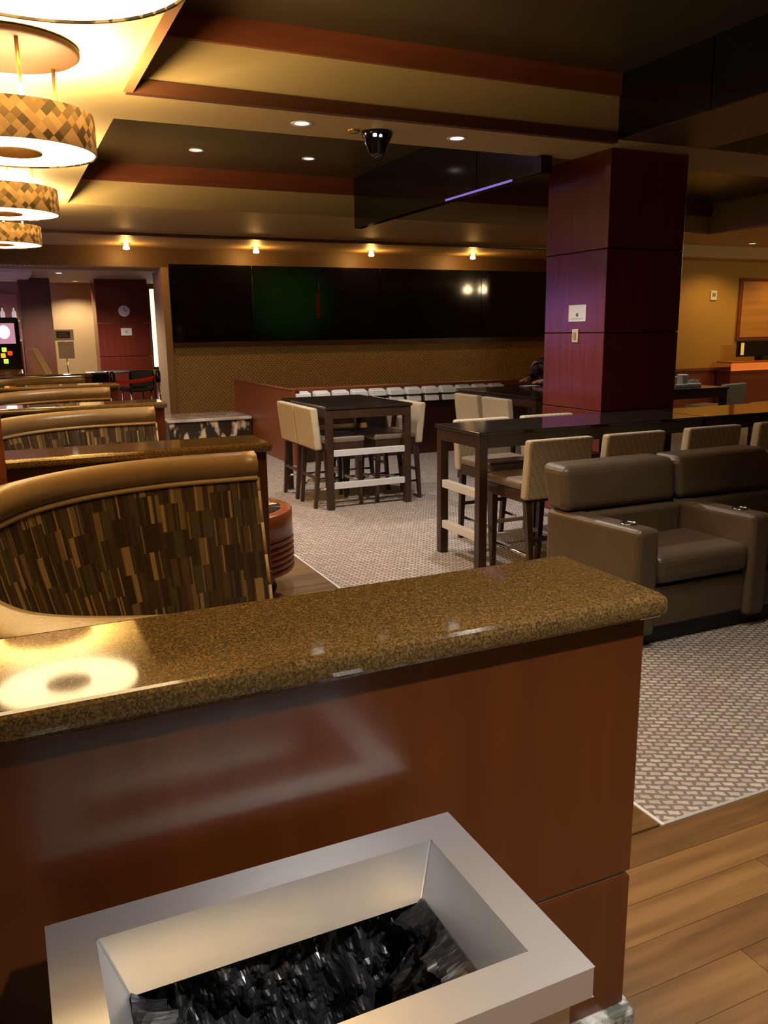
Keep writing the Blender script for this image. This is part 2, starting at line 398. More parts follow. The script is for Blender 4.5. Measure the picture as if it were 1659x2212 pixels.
box('shaft', mat('col_brown', (.085, .022, .012), .5, noise=((14, 14, 1), (.10, .03, .014), .3, .7)), c, .45, .96, 16, 16.5, 0, 2.52, .01)
box('base', wood_crown, c, .43, .98, 15.98, 16.52, 0, .15, .005)

p = thing('lit_poster', 'tall brightly lit poster box on the wall at the right of the left opening', 'poster', (2.98, 17.36, .85), world=True)
box('frame', black_matte, p, 2.85, 3.12, 17.30, 17.36, .85, 2.46, .01)
box('lit_panel', mat('lit_panel', (.8, .75, .6), .4, emit=((1, .85, .55), 1.6)), p, 2.87, 3.10, 17.28, 17.30, .9, 2.42)

# video wall
vw = thing('video_wall', 'long switched-off black video wall above the quilted far wall', 'screen', (2.55, YF, 1.41), world=True)
scr = mat('screen_glass', (.004, .004, .004), .06)
def reflection_screen():  # soft green reflection painted into the glass as faint emission
    if 'screen_green_reflection' in MATS: return MATS['screen_green_reflection']
    m = mat('screen_green_reflection', (.004, .004, .004), .06); n, l, b = nodes(m)
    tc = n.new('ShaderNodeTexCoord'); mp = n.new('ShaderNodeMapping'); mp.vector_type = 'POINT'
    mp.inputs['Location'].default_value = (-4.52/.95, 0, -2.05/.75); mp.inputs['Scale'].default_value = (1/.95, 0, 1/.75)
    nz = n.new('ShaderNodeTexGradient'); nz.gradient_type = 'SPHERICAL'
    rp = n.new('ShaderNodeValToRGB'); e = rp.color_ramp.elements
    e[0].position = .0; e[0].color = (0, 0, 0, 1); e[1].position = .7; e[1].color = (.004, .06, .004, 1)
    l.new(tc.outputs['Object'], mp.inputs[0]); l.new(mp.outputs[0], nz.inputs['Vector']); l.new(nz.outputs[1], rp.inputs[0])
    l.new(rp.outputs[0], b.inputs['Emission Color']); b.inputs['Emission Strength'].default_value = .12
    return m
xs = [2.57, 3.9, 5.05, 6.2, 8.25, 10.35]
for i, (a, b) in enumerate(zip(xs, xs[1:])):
    o = box('screen_panel', reflection_screen() if i in (1, 2) else scr, vw, a+.004, b-.004, YF-.04, YF-.001, 1.415, 2.615, .004)
box('red_reflection', mat('red_reflection', (.02, .004, 0), .2, emit=((1, .12, .01), .014)), vw, 5.0, 5.07, YF-.043, YF-.04, 1.78, 2.2)  # red reflected streak put in as a thin emissive bar

# ================================================================ HALF WALLS + BOOTHS
def half_wall(label, y):
    t = thing('half_wall', label, 'half wall', (.3, y+.18, 0), 0, 'granite-capped half walls between the booths')
    # local: x from -.8 to .8, y from -.18 to .18
    X0, X1 = -.95, .80
    box('upper_panel', wood_red, t, X0, X1, -.13, .11, .437, 1.008, .003)
    box('lower_panel', wood_red, t, X0, X1, -.13, .11, .11, .425, .003)
    box('joint_strip', mat('joint_metal', (.25, .22, .18), .4, .5), t, X0, X1-.006, -.122, .102, .425, .437)
    box('stone_base', stone_base, t, X0, X1+.02, -.155, .135, 0, .11, .012, 3)
    box('granite_cap', granite, t, X0, X1+.02, -.18, .16, 1.008, 1.055, .0205, 4)
    return t
h1 = half_wall('nearest red-brown half wall with granite cap, behind the steel bin', 1.13)
HW = [3.66, 6.28, 8.90, 11.52]
for y, l in zip(HW, ('second granite-capped half wall, right behind the nearest striped booth', 'third granite-capped half wall, behind the second striped booth',
                     'fourth granite-capped half wall, deep in the row of booths', 'farthest granite-capped half wall before the left opening')):
    dup(h1, (.3, y+.18, 0), 0, l)
po = tag(box('wood_post', wood_crown, None, -.16, -.012, 3.60, 3.645, 0, 1.27, .004), 'dark wooden end post at the left frame edge by the second half wall', 'post')

def catmull(P, n=8):
    out = []
    Q = [Vector(p) for p in P]; Q = [2*Q[0]-Q[1]]+Q+[2*Q[-1]-Q[-2]]
    for i in range(1, len(Q)-2):
        for k in range(n):
            t = k/n; a, b, c, d = Q[i-1:i+3]
            out.append(.5*((2*b)+(c-a)*t+(2*a-5*b+4*c-d)*t*t+(3*b-a-3*c+d)*t**3))
    return out+[Q[-2]]
CP = [(.92, 1.775), (.62, 1.775), (.33, 1.79), (.17, 1.835), (.04, 1.91), (-.05, 2.02), (-.14, 2.25), (-.17, 2.52), (-.14, 2.80), (-.05, 3.05), (.08, 3.26), (.29, 3.43), (.6, 3.535), (1.0, 3.54)]
PATH = catmull([(x, y, 0) for x, y in CP], 6)
def offpath(d):
    out = []
    for i, p in enumerate(PATH):
        t = (PATH[min(i+1, len(PATH)-1)]-PATH[max(i-1, 0)]).normalized()
        out.append(p+Vector((-t.y, t.x, 0))*-d*-1 if False else p+Vector((-t.y, t.x, 0))*d)
    return out
# path runs near arm -> left -> far arm, so the left-hand normal (-ty, tx) points inwards/outwards: test once
_s = 1 if (Vector((-(PATH[1]-PATH[0]).y, (PATH[1]-PATH[0]).x, 0)).y < 0) else -1     # outward at the near arm is -y
def sweep(mb, prof, closed=False, cap=True, uv=False):
    """prof: list of (outward offset, z)"""
    offs = {d: offpath(_s*d) for d in {p[0] for p in prof}}
    def hz(i, z):      # the roll stands high on the far side and dies down to a flat rim on the near arm
        y = PATH[i].y
        if y < 2.2 and z > .80:
            k = max(0, min(1, (PATH[i].x-.05)/.45)); z -= .045*k*k*(3-2*k)*(1 if z > .9 else .5)
            if z < .925: return z
        if z < .925: return z
        q = max(0, min(1, (y-1.95)/1.0)); q = q*q*(3-2*q)
        return .925+(z-.925)*(.12+1.33*q)
    rows = [[(offs[d][i].x, offs[d][i].y, hz(i, z)) for d, z in prof] for i in range(len(PATH))]
    uvs = None
    if uv:
        L = 0; uvs = []; H0 = [0]
        for a, b in zip(prof, prof[1:]): H0.append(H0[-1]+math.hypot(a[0]-b[0], a[1]-b[1]))
        for i in range(len(PATH)):
            if i: L += (PATH[i]-PATH[i-1]).length
            uvs.append([(L, -h) for h in H0])
    i0 = mb.grid(rows, closed, uvs)
    if cap and closed:
        n = len(prof); mb.f += [tuple(range(i0, i0+n)), tuple(range(i0+(len(PATH)-1)*n+n-1, i0+(len(PATH)-1)*n-1, -1))]
    return mb
def booth(label):
    t = thing('curved_booth', label, 'booth', (0, 0, 0), 0, 'curved booths in a row')
    b = [(.0, .925), (-.028, .945), (-.030, .972), (-.008, .992), (.035, 1.0), (.085, .992), (.118, .965), (.128, .93), (.12, .88), (.03, .88)]
    sweep(MB(), b, True).build('bolster', leather_tan, t)
    sweep(MB(), [(-.006+.011*math.cos(a*math.pi/3), .918+.011*math.sin(a*math.pi/3)) for a in range(6)], True).build('welt', welt_mat, t)
    sh = MB(); sweep(sh, [(-.002, .912), (-.014, .86), (-.042, .72), (-.078, .58), (-.118, .45), (-.158, .27)], False, False, True)
    sh.build('striped_back', stripe_m, t)
    en = MB(); k = sweep(en, [(.0, .915), (-.004, .86), (-.032, .72), (-.068, .58), (-.108, .45), (-.148, .27), (.0, .27), (.11, .27), (.12, .6), (.12, .915)], True)
    en.build('back_shell', mat('shell_fabric', (.11, .075, .03), .8), t)
    sweep(MB(), [(-.15, .335), (-.20, .35), (-.52, .345), (-.56, .33), (-.57, .27), (-.15, .27)], True).build('seat', leather_tan, t)
    sweep(MB(), [(-.1, .27), (-.50, .27), (-.50, 0.0), (-.1, 0.0)], True).build('plinth', black_matte, t)
    for far in (0, 1):
        e = MB(); i = len(PATH)-1 if far else 0
        prof = [(0, .918), (-.012, .86), (-.04, .72), (-.076, .58), (-.116, .45), (-.156, .27)]
        pts = [Vector((PATH[i].x+.003, offpath(_s*d)[i].y, z)) for d, z in prof]
        for a, q in zip(pts, pts[1:]): e.tube(a, q, .008, n=6)
        e.build('end_piping', welt_mat, t)
    return t
b1 = booth('nearest curved booth with striped fabric back and bronze leather bolster')
dup(b1, (0, 2.62, 0), 0, 'second curved booth, a band of its striped back showing above the second half wall')
dup(b1, (0, 5.24, 0), 0, 'third curved booth, only its bronze bolster showing')
dup(b1, (0, 7.86, 0), 0, 'farthest curved booth bolster before the left opening')

# ================================================================ STEEL BIN
t = thing('waste_bin', 'brushed steel open-top waste bin with black liner in the foreground', 'bin', (.3, .905, 0), world=True)
X0, X1, Y0, Y1, Z = -.02, .618, .715, 1.103, .75
ix0, ix1, iy0, iy1 = .042, .556, .775, 1.045
lx0, lx1, ly0, ly1, lz = .075, .523, .805, 1.015, .67
mb = MB()
def ring4(a, b):
    i = len(mb.v); mb.v += list(a)+list(b)
    for k in range(4): mb.f.append((i+k, i+(k+1) % 4, i+4+(k+1) % 4, i+4+k))
def loop(x0, x1, y0, y1, z): return [(x0, y0, z), (x1, y0, z), (x1, y1, z), (x0, y1, z)]
ring4(loop(X0+.02, X1-.02, Y0+.02, Y1-.02, Z-.045), loop(X0, X1, Y0, Y1, Z-.045)); ring4(loop(X0, X1, Y0, Y1, Z-.045), loop(X0, X1, Y0, Y1, Z)); ring4(loop(X0, X1, Y0, Y1, Z), loop(ix0, ix1, iy0, iy1, Z)); ring4(loop(ix0, ix1, iy0, iy1, Z), loop(lx0, lx1, ly0, ly1, lz))
ring4(loop(lx0, lx1, ly0, ly1, lz), loop(lx0-.004, lx1+.004, ly0-.004, ly1+.004, lz-.001))
mb.build('rim', steel, t, .004, 3)
box('body', mat('bin_body', (.6, .6, .58), .4, 1), t, X0+.02, X1-.02, Y0+.02, Y1-.02, .02, .70, .01, 3)
box('base', black_matte, t, X0+.03, X1-.03, Y0+.03, Y1-.03, 0, .02)
# crumpled liner: deep pocket inside the body -- body is hollowed by making it open: replace by four walls
bpy.data.objects.remove([o for o in t.children if o.name.startswith('body')][0])
mb = MB(); a, b, cc, d = X0+.02, X1-.02, Y0+.02, Y1-.02
mb.box(a, b, cc, cc+.015, .02, Z-.044); mb.box(a, b, d-.015, d, .02, Z-.044); mb.box(a, a+.015, cc+.015, d-.015, .02, Z-.044); mb.box(b-.015, b, cc+.015, d-.015, .02, Z-.044)
mb.build('body', MATS['bin_body'], t, .004)
def crumple(p, q, r, n, seed, amp):
    """facetted random bag wall from p along q (u) and r (v)"""
    rnd = random.Random(seed); p, q, r = Vector(p), Vector(q), Vector(r); nn = q.cross(r).normalized()
    nu, nv = n
    return [[p+q*((u+(rnd.random()-.5)*.8*(0 < u < nu))/nu)+r*((v+(rnd.random()-.5)*.8*(0 < v < nv))/nv)+nn*(rnd.random()*amp*(1 if v else .2)) for u in range(nu+1)] for v in range(nv+1)]
mb = MB(); dz = -.46
from mathutils import noise as mn
def crumple(p, q, r, n, seed, amp):
    p, q, r = Vector(p), Vector(q), Vector(r); nn = q.cross(r).normalized(); nu, nv = n[0]*6, n[1]*4; out = []
    for v in range(nv+1):
        row = []
        for u in range(nu+1):
            b = p+q*(u/nu)+r*(v/nv); w = b*13+Vector((seed*3.1, 0, seed)); w.z *= .6
            d = 0; a = 1
            for k in range(4): d += a*(1-abs(mn.noise(w))*2); a *= .55; w = w*1.9+Vector((5, 3, 1))
            row.append(b+nn*(d*amp*.8*(min(1, v/5)*.9+.1))+Vector((0, 0, 0)))
        out.append(row)
    return out
mb.grid(crumple((lx0-.003, ly1+.003, lz+.004), (lx1-lx0+.006, 0, 0), (0, -.05, dz), (22, 16), 1, .045), smooth=False)
mb.grid(crumple((lx0-.003, ly0-.003, lz+.004), (0, ly1-ly0+.006, 0), (.07, 0, dz), (12, 16), 2, -.05), smooth=False)
mb.grid(crumple((lx1+.003, ly0-.003, lz+.004), (0, ly1-ly0+.006, 0), (-.06, 0, dz), (12, 16), 3, .04), smooth=False)
mb.grid(crumple((lx0-.003, ly0-.003, lz+.004), (lx1-lx0+.006, 0, 0), (0, .04, dz), (22, 16), 4, -.04), smooth=False)
mb.grid(crumple((lx0+.03, ly0+.02, lz+dz+.03), (lx1-lx0-.06, 0, 0), (0, ly1-ly0-.04, 0), (14, 8), 5, .03), smooth=True)
mb.build('liner', liner_m, t)
# black bag slumped on the floor left of the bin
mb = MB(); rnd = random.Random(9); rows = []
for j in range(9):
    z = .60*j/8; r = .20*math.sin(math.pi*min(.97, .18+.80*j/8))**.6
    rows.append([(-.32+(r+rnd.uniform(-.025, .025))*math.cos(k*math.pi/11)*1.05, .92+(r+rnd.uniform(-.025, .02))*math.sin(k*math.pi/11)*.9, z+rnd.uniform(-.02, .02)*(0 < j)) for k in range(22)])
i = mb.grid(rows, True, smooth=False); mb.f += [tuple(range(i+21, i-1, -1)), tuple(range(i+8*22, i+9*22))]
tag(mb.build('trash_bag', liner_m), 'full black plastic bag on the floor left of the steel bin', 'bag')

# ================================================================ TABLES
def bar_table(label, x0, x1, y0, y1, rail_sides, group='espresso counter-height tables', z=.914, L=.06):
    t = thing('bar_table', label, 'table', ((x0+x1)/2, (y0+y1)/2, 0), 0, group, world=True)
    box('tabletop', wood_top, t, x0, x1, y0, y1, z-.022, z, .004)
    mb = MB(); q = .012
    mb.box(x0+L+q, x1-L-q, y0+q, y0+q+.022, z-.105, z-.022); mb.box(x0+L+q, x1-L-q, y1-q-.022, y1-q, z-.105, z-.022)
    mb.box(x0+q, x0+q+.022, y0+L+q, y1-L-q, z-.105, z-.022); mb.box(x1-q-.022, x1-q, y0+L+q, y1-L-q, z-.105, z-.022)
    mb.build('apron', wood_dark, t)
    for ax in (x0+q, x1-q-L):
        for ay in (y0+q, y1-q-L): box('leg', wood_dark, t, ax, ax+L, ay, ay+L, 0, z-.022, .003)
    for sd in rail_sides:
        for rz in (.185, .475):
            if sd == 'y0': box('foot_rail', rail_metal, t, x0+q+L, x1-q-L, y0+.02, y0+.06, rz, rz+.055, .003)
            if sd == 'x0': box('foot_rail', rail_metal, t, x0+.02, x0+.06, y0+q+L, y1-q-L, rz, rz+.055, .003)
    return t
bar_table('square espresso counter-height table with two metal foot rails, in front of the form racks', 2.52, 3.36, 6.68, 7.90, ('y0',))
bar_table('long espresso counter-height table with metal end foot rails, in front of the column', 2.72, 4.62, 4.47, 5.07, ('x0',))
bar_table('second long espresso table butted against the right end of the first', 4.63, 6.9, 4.47, 5.07, ('x1',))
bar_table('dark counter-height table at which the person leans, left of the column', 4.62, 5.85, 6.58, 8.10, ())
bar_table('dark table with white napkin holders, right of the column', 6.05, 7.15, 6.60, 7.50, ())

def bar_stool(name, label, group, fabric):
    t = thing(name, label, 'bar stool', (0, 0, 0), 0, group)   # faces +y, back panel at -y
    w = .235
    mb = MB()
    for k, (z, i) in enumerate(((.575, .0), (.60, -.004), (.63, .008), (.645, .05))): pass
    box('seat', seat_leather, t, -w+.01, w-.01, -.17, .25, .575, .64, .026, 4)
    box('seat_frame', wood_dark, t, -w+.02, w-.02, -.19, .235, .505, .575, .004)
    mb = MB(); mb.hexa([(-w, -.235, .53), (w, -.235, .53), (w, -.165, .53), (-w, -.165, .53)], [(-w, -.275, .90), (w, -.275, .90), (w, -.205, .90), (-w, -.205, .90)])
    mb.build('backrest', fabric, t, .016, 3)
    for sx in (-1, 1):
        for y, ty in ((-.20, -.185), (.215, .20)):
            mb = MB(); x = sx*(w-.045); xb = sx*(w-.055)
            r, q = .021, .015
            by = y-.03 if y < 0 else y
            mb.hexa([(xb-q, by-q, 0), (xb+q, by-q, 0), (xb+q, by+q, 0), (xb-q, by+q, 0)], [(x-r, ty-r, .51), (x+r, ty-r, .51), (x+r, ty+r, .51), (x-r, ty+r, .51)])
            mb.build('leg', wood_dark, t)
    for sx in (-1, 1): MB().tube((sx*(w-.05), -.205, .17), (sx*(w-.05), .205, .17), .011).build('stretcher', chrome, t)
    box('stretcher', wood_dark, t, -w+.06, w-.06, -.222, -.198, .26, .285)
    box('foot_rest', rail_metal, t, -w+.055, w-.055, .195, .225, .20, .225, .004)
    return t
SG = 'tan woven bar stools at the tables'
st = bar_stool('bar_stool', 'tan bar stool nearest at the long table, beside the table end foot rails', SG, stool_fab)
st.location = (3.06, 4.33, 0)
R = math.pi
def put(x, y, rz, label): return dup(st, (x, y, 0), rz, label)
put(3.64, 4.33, 0, 'second tan bar stool along the near side of the long table, above the leather seat')
put(4.31, 4.33, 0, 'third tan bar stool along the near side of the long table, half hidden')
put(4.95, 4.33, 0, 'tan bar stool at the right frame edge along the long table')
put(3.26, 5.09, R, 'tan bar stool under the far side of the long table, at its left end')
put(3.85, 5.09, R, 'tan bar stool under the far side of the long table, next to the column')
put(2.69, 7.02, -R/2, 'tan bar stool at the left of the square table, the nearer of the two')
put(2.69, 7.52, -R/2, 'tan bar stool at the left of the square table, the farther of the two')
put(3.285, 7.03, R/2, 'tan bar stool at the right of the square table, the nearer of the two')
put(3.19, 7.53, R/2, 'tan bar stool at the right of the square table, the farther of the two')
put(4.62, 6.89, -R/2, 'nearer tan bar stool of the pair left of the person\'s table')
put(4.62, 7.44, -R/2, 'farther tan bar stool of the pair left of the person\'s table')
gs = bar_stool('bar_stool', 'grey-green bar stool right of the column, beside the table with napkin holders', 'grey-green stools right of the column', stool_grey)
gs.location = (7.72, 7.35, 0); gs.rotation_euler = (0, 0, .25)
dup(gs, (8.55, 7.15, 0), .2, 'grey-green bar stool cut by the right frame edge')

# ================================================================ LEATHER ARMCHAIRS
t = thing('lounge_sofa', 'row of taupe leather lounge seats with cup holders in the arms', 'sofa', (3.4, 3.3, 0), world=True)
AX = [2.68, 3.43, 4.18]; YB, YFR = 3.63, 2.94; AW = .135
def arm(x):
    mb = MB(); mb.hexa([(x, YFR, .06), (x+AW, YFR, .06), (x+AW-.06, YB-.02, .06), (x-.06, YB-.02, .06)], [(x, YFR, .608), (x+AW, YFR, .608), (x+AW-.06, YB-.02, .60), (x-.06, YB-.02, .60)])
    a = mb.build('arm', leather_taupe, t, .03, 4)
    h = MB(); h.lathe([(.026, .0), (.042, .0), (.045, .004), (.042, .008), (.034, .008), (.034, .001)], (x+AW/2-.006, YFR+.15, .606), 20); h.build('cup_holder', chrome, a)
    h = MB(); h.disc((x+AW/2-.006, YFR+.15, .6085), .034, 20); h.build('cup_well', black_matte, a)
for x in AX: arm(x)
for x in AX[:-1]:
    mb = MB(); a, b = x-.035, x+.705
    if x == AX[0]: a = x-.06
    mb.hexa([(a, YB-.24, .30), (b, YB-.24, .30), (b, YB-.02, .30), (a, YB-.02, .30)], [(a, YB-.17, .845), (b, YB-.17, .845), (b, YB+.05, .845), (a, YB+.05, .845)])
    # cut the part below the arms by starting above the arm top at the outer edge
    mb.v = [(vx, vy, 604e-3 if (vz < .5) else vz) for vx, vy, vz in mb.v]
    mb.v[0] = (a, YB-.20, .604); mb.v[1] = (b, YB-.20, .604)
    mb.build('backrest', leather_taupe, t, .045, 4)
    box('lower_back', leather_taupe, t, x+AW-.05, x+.755-.06, YB-.24, YB-.05, .30, .595, .02)
    box('seat_cushion', leather_taupe, t, x+AW+.003, x+.757, YFR+.01, YB-.22, .31, .455, .045, 4)
    box('front_panel', leather_taupe, t, x+AW+.003, x+.757, YFR+.03, YB-.25, .09, .295, .015)
box('plinth', black_matte, t, AX[0]+.03, AX[-1]+.1, YFR+.06, YB-.08, 0, .09)

# ================================================================ FORM DESK
t = thing('form_desk', 'red-brown wooden desk front with slanted form racks below the far wall', 'desk', (4.6, 10.4, 0), world=True)
DX0, DX1, DY0, DY1 = 3.08, 7.6, 9.25, 11.9
box('end_panel', mat('desk_veneer', (.21, .058, .014), .3, noise=((10, 10, 1.2), (.26, .075, .02), .3, .7)), t, DX0, DX0+.04, DY0, DY1, 0, .88, .004)
box('front_panel', mat('desk_front', (.055, .014, .007), .4), t, DX0+.04, DX1, DY0+.16, DY0+.2, 0, .82)
box('desk_cap', wood_crown, t, DX0+.04, DX1, DY0+.12, DY0+.30, .82, .895, .005)
box('end_cap', wood_crown, t, DX0-.01, DX0+.05, DY0, DY1, .88, .895, .004)
box('work_surface', wood_dark, t, DX0+.04, DX1, DY0+.30, DY0+.9, .70, .73, .004)
for z in (.78, .69): box('rack_shelf', wood_dark, t, DX0+.04, 6.4, DY0+.01, DY0+.16, z-.012, z)
box('post', wood_red, t, DX0+.04, DX0+.09, DY0, DY0+.16, 0, .88)
tr = None
def tray(x, z, label, w=.185):
    global tr
    if tr is None:
        tr = thing('form_tray', label, 'tray', (x, DY0-.03, z), 0, 'white form trays on the desk rack')
        mb = MB(); w2 = w/2
        mb.hexa([(-w2, 0, 0), (w2, 0, 0), (w2, .13, 0), (-w2, .13, 0)], [(-w2, .01, .062), (w2, .01, .062), (w2, .13, .078), (-w2, .13, .078)])
        mb.build('tray', white_paper, tr, .003)
        mb = MB(); mb.hexa([(-w2+.008, .03, .064), (w2-.008, .03, .064), (w2-.008, .12, .076), (-w2+.008, .12, .076)], [(-w2+.012, .035, .072), (w2-.012, .035, .072), (w2-.012, .11, .086), (-w2+.012, .11, .086)])
        mb.build('forms', mat('forms_grey', (.55, .52, .5), .8), tr)
        return tr
    return dup(tr, (x, DY0-.03, z), 0, label)
ords = ['first', 'second', 'third', 'fourth', 'fifth', 'sixth', 'seventh', 'eighth', 'ninth', 'tenth', 'eleventh', 'twelfth']
for k in range(12): tray(3.215+.243*k, .78, ords[k]+' white form tray from the left in the upper rack row')
for k, x in enumerate((4.43, 4.67, 4.92, 5.17, 5.42)): tray(x, .69, ords[k]+' white form tray from the left in the lower rack row')
t = thing('marble_bench', 'low polished dark marble block left of the form desk', 'bench', (2.4, 11.4, 0), world=True)
box('block', marble, t, 1.96, 3.07, 11.0, 11.8, 0, .40, .01)
box('slab', mat('marble_top_highlight', (.42, .38, .33), .06, noise=((4, 4, 4), (.75, .7, .62), .45, .65)), t, 1.93, 3.075, 10.97, 11.82, .40, .445, .015, 3)  # white highlight on the polished top put into the pale slab colour

# ================================================================ RIBBED SIDE TABLE
t = thing('drum_table', 'ribbed red wooden drum table with mirrored top beside the nearest booth', 'side table', (1.19, 4.86, 0.0))
RR = .38
prof = [(RR-.065, .505), (RR-.008, .505), (RR, .498), (RR, .345)]
for k in range(6):
    z = .345-.036*k
    prof += [(RR-.012, z-.003), (RR-.012, z-.009), (RR+.004, z-.014), (RR+.006, z-.026), (RR, z-.035)]
prof += [(RR-.02, .12), (.0001, .12)]
MB().lathe(prof, n=40).build('drum', mat('drum_wood', (.24, .058, .012), .3, noise=((10, 10, 2), (.17, .038, .009), .3, .7)), t)
mb = MB(); mb.lathe([(RR-.063, .504), (RR-.063, .500), (.0001, .500)], n=40); mb.build('top_inlay', mat('dark_glass', (.12, .11, .10), .05, .6), t)
mb = MB(); mb.lathe([(.24, .12), (.25, .06), (.27, 0), (.0001, 0)], n=24); mb.build('foot', mat('foot_wood', (.14, .05, .02), .4), t)

# ================================================================ PENDANT LAMPS
def pendant(label):
    t = thing('ring_pendant', label, 'pendant lamp', (0, 0, 0), 0, 'mosaic ring pendants over the booths')
    ro, ri = .365, .112
    MB().lathe([(ro, 2.385), (ro, 2.555), (ro-.008, 2.555), (ro-.008, 2.385), (ro, 2.385)], n=64, uvscale=ro).build('shade_band', mosaic_m, t)
    MB().lathe([(ro-.008, 2.392), (ri+.004, 2.392)], n=48).build('lower_diffuser', diff_dn, t)
    MB().lathe([(ro-.010, 2.53), (ri+.006, 2.53)][::-1], n=48).build('upper_diffuser', diff_up, t)
    MB().lathe([(ri, 2.385), (ri, 2.55), (ri+.006, 2.55), (ri+.006, 2.385), (ri, 2.385)], n=32).build('inner_band', mat('inner_band', (.25, .15, .06), .5), t)
    for k in range(3):
        a = math.radians(38+120*k)
        MB().tube((.27*math.cos(a), .27*math.sin(a), 2.56), (.27*math.cos(a), .27*math.sin(a), 2.815), .009).build('rod', brass, t)
    mb = MB(); mb.lathe([(.0001, 2.812), (.31, 2.812), (.322, 2.82), (.322, 2.84), (.31, 2.85), (.0001, 2.85)], n=48); mb.build('canopy', mat('canopy_bronze', (.016, .007, .0025), .6, 0, spec=.05), t)
    return t
pl = ('nearest mosaic ring pendant, cut off by the top left corner', 'mosaic ring pendant that shows largest, with its bronze canopy', 'third mosaic ring pendant, just beyond the largest one', 'farthest and smallest mosaic ring pendant')
pd = pendant(pl[0]); pd.location = (.17, 2.28, 0)
for (x, y), l in zip(((.175, 4.48), (.15, 6.68), (.14, 8.9)), pl[1:]): dup(pd, (x, y, 0), 0, l)

# ================================================================ DOWNLIGHTS
def downlight(label, x, y, z, w=CAN_W, ang=115, lens=can_lens, group='recessed ceiling downlights', col=CAN_COL):
    t = thing('downlight', label, 'downlight', (x, y, z), 0, group)
    MB().lathe([(.048, -.002), (.068, -.006), (.072, 0), (.048, 0)], n=24).build('trim_ring', fix_white, t)
    MB().lathe([(.048, -.002), (.03, -.004), (.0001, -.005)], n=24).build('lens', lens, t)
    lamp('downlight_lamp', 'SPOT', (0, 0, -.03), w, col, t, size=.05, angle=ang)
    return t
downlight('left recessed downlight in the lower ceiling band before the dome camera', 1.915, 5.36, ZS)
downlight('right recessed downlight in the lower ceiling band, right of the dome camera', 3.05, 5.36, ZS)
downlight('left recessed downlight in the dark tray ceiling', 1.94, 8.45, ZT)
downlight('right recessed downlight in the dark tray ceiling', 3.08, 8.44, ZT)
# fittings of the same kind out of frame over the aisle and the near bay
for x, y, z, w, an in ((.95, -.30, ZS, 330, 100), (2.6, -.2, ZT, 60, 80), (2.2, 2.4, ZT, 125, 80), (1.9, 1.2, ZT, 110, 80)):
    downlight('recessed downlight over the aisle, out of frame', x, y, z, w, an, group='recessed downlights over the near aisle', col=(1, .95, .90))
def bulb_can(label, x, y):
    t = thing('bulb_downlight', label, 'downlight', (x, y, ZS), 0, 'warm bulb downlights along the far soffit')
    MB().lathe([(.05, 0), (.075, -.004), (.078, 0)], n=20).build('trim_ring', brass, t)
    MB().lathe([(.03, 0), (.034, -.03), (.045, -.055), (.05, -.07), (.04, -.085), (.0001, -.09)], n=16).build('bulb', bulb_warm, t)
    lamp('bulb_lamp', 'POINT', (0, 0, -.14), 14, WARM, t, size=.05)
for x, l in ((1.88, 'leftmost'), (3.84, 'second from left'), (5.81, 'third from left'), (7.76, 'rightmost')): bulb_can('glowing warm bulb downlight in the far soffit, '+l+' of the four', x, 13.05)
downlight('bright square-looking downlight in the far room ceiling above the left opening', 1.03, 14.6, 2.52, 260, 150, mat('far_lens', (.9, .9, .9), .5, emit=((1, .95, .9), 6)), 'far room downlights', (1, .8, .6))
for x, y in ((-1.2, 15.6), (1.45, 16.75)): downlight('added far room ceiling downlight hidden by the fascia', x, y, 2.50 if x < 0 else 2.52, 110, 140, group='added far room downlights, hidden', col=(1, .8, .6))  # extra lamps added to brighten the far room and its back wall
# right bay: globes that glow in the video wall, and wall washers for the ochre wall
for k, (x, y) in enumerate(((12.75, 5.4), (13.15, 5.6), (13.75, 5.3), (14.2, 5.5))):
    t = thing('globe_light', 'warm globe lamp of the right bay, out of frame', 'ceiling lamp', (x, y, ZS), 0, 'globe lamps of the right bay')
    MB().lathe([(.02, 0), (.02, -.04), (.08, -.07), (.13, -.14), (.10, -.22), (.0001, -.26)], n=16).build('globe', mat('globe_glow', (.9, .8, .6), .4, emit=((1, .75, .42), 60)), t)
    MB().lathe([(.06, 0), (.06, -.02), (.0001, -.02)], n=16).build('base', brass, t)
downlight('recessed downlight over the napkin table, behind the bulkhead', 6.75, 6.75, ZT, 80, 90)
for x in (11.2, 12.9): downlight('wall-washing downlight by the ochre wall at the right edge', x, 10.1, ZS, 70, 140, group='wall washers at the ochre wall', col=(1, .62, .25))

# dome camera + detector
t = thing('dome_camera', 'black tapered ceiling camera fixture with two small glinting lenses', 'camera', (2.46, 5.40, ZS))
MB().lathe([(.0001, 0), (.105, 0), (.105, -.02), (.085, -.06), (.06, -.13), (.045, -.15), (.0001, -.155)], n=20).build('housing', black_gloss, t)
for sx in (-.055, -.015):
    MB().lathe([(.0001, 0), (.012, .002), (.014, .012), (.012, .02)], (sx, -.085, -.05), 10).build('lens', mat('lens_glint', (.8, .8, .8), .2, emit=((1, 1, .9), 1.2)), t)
t = thing('smoke_detector', 'small dark detector on the ceiling left of the camera fixture', 'detector', (2.29, 5.40, ZS))
MB().lathe([(.0001, -.02), (.03, -.02), (.04, -.008), (.04, 0)], n=16).build('body', brass, t)

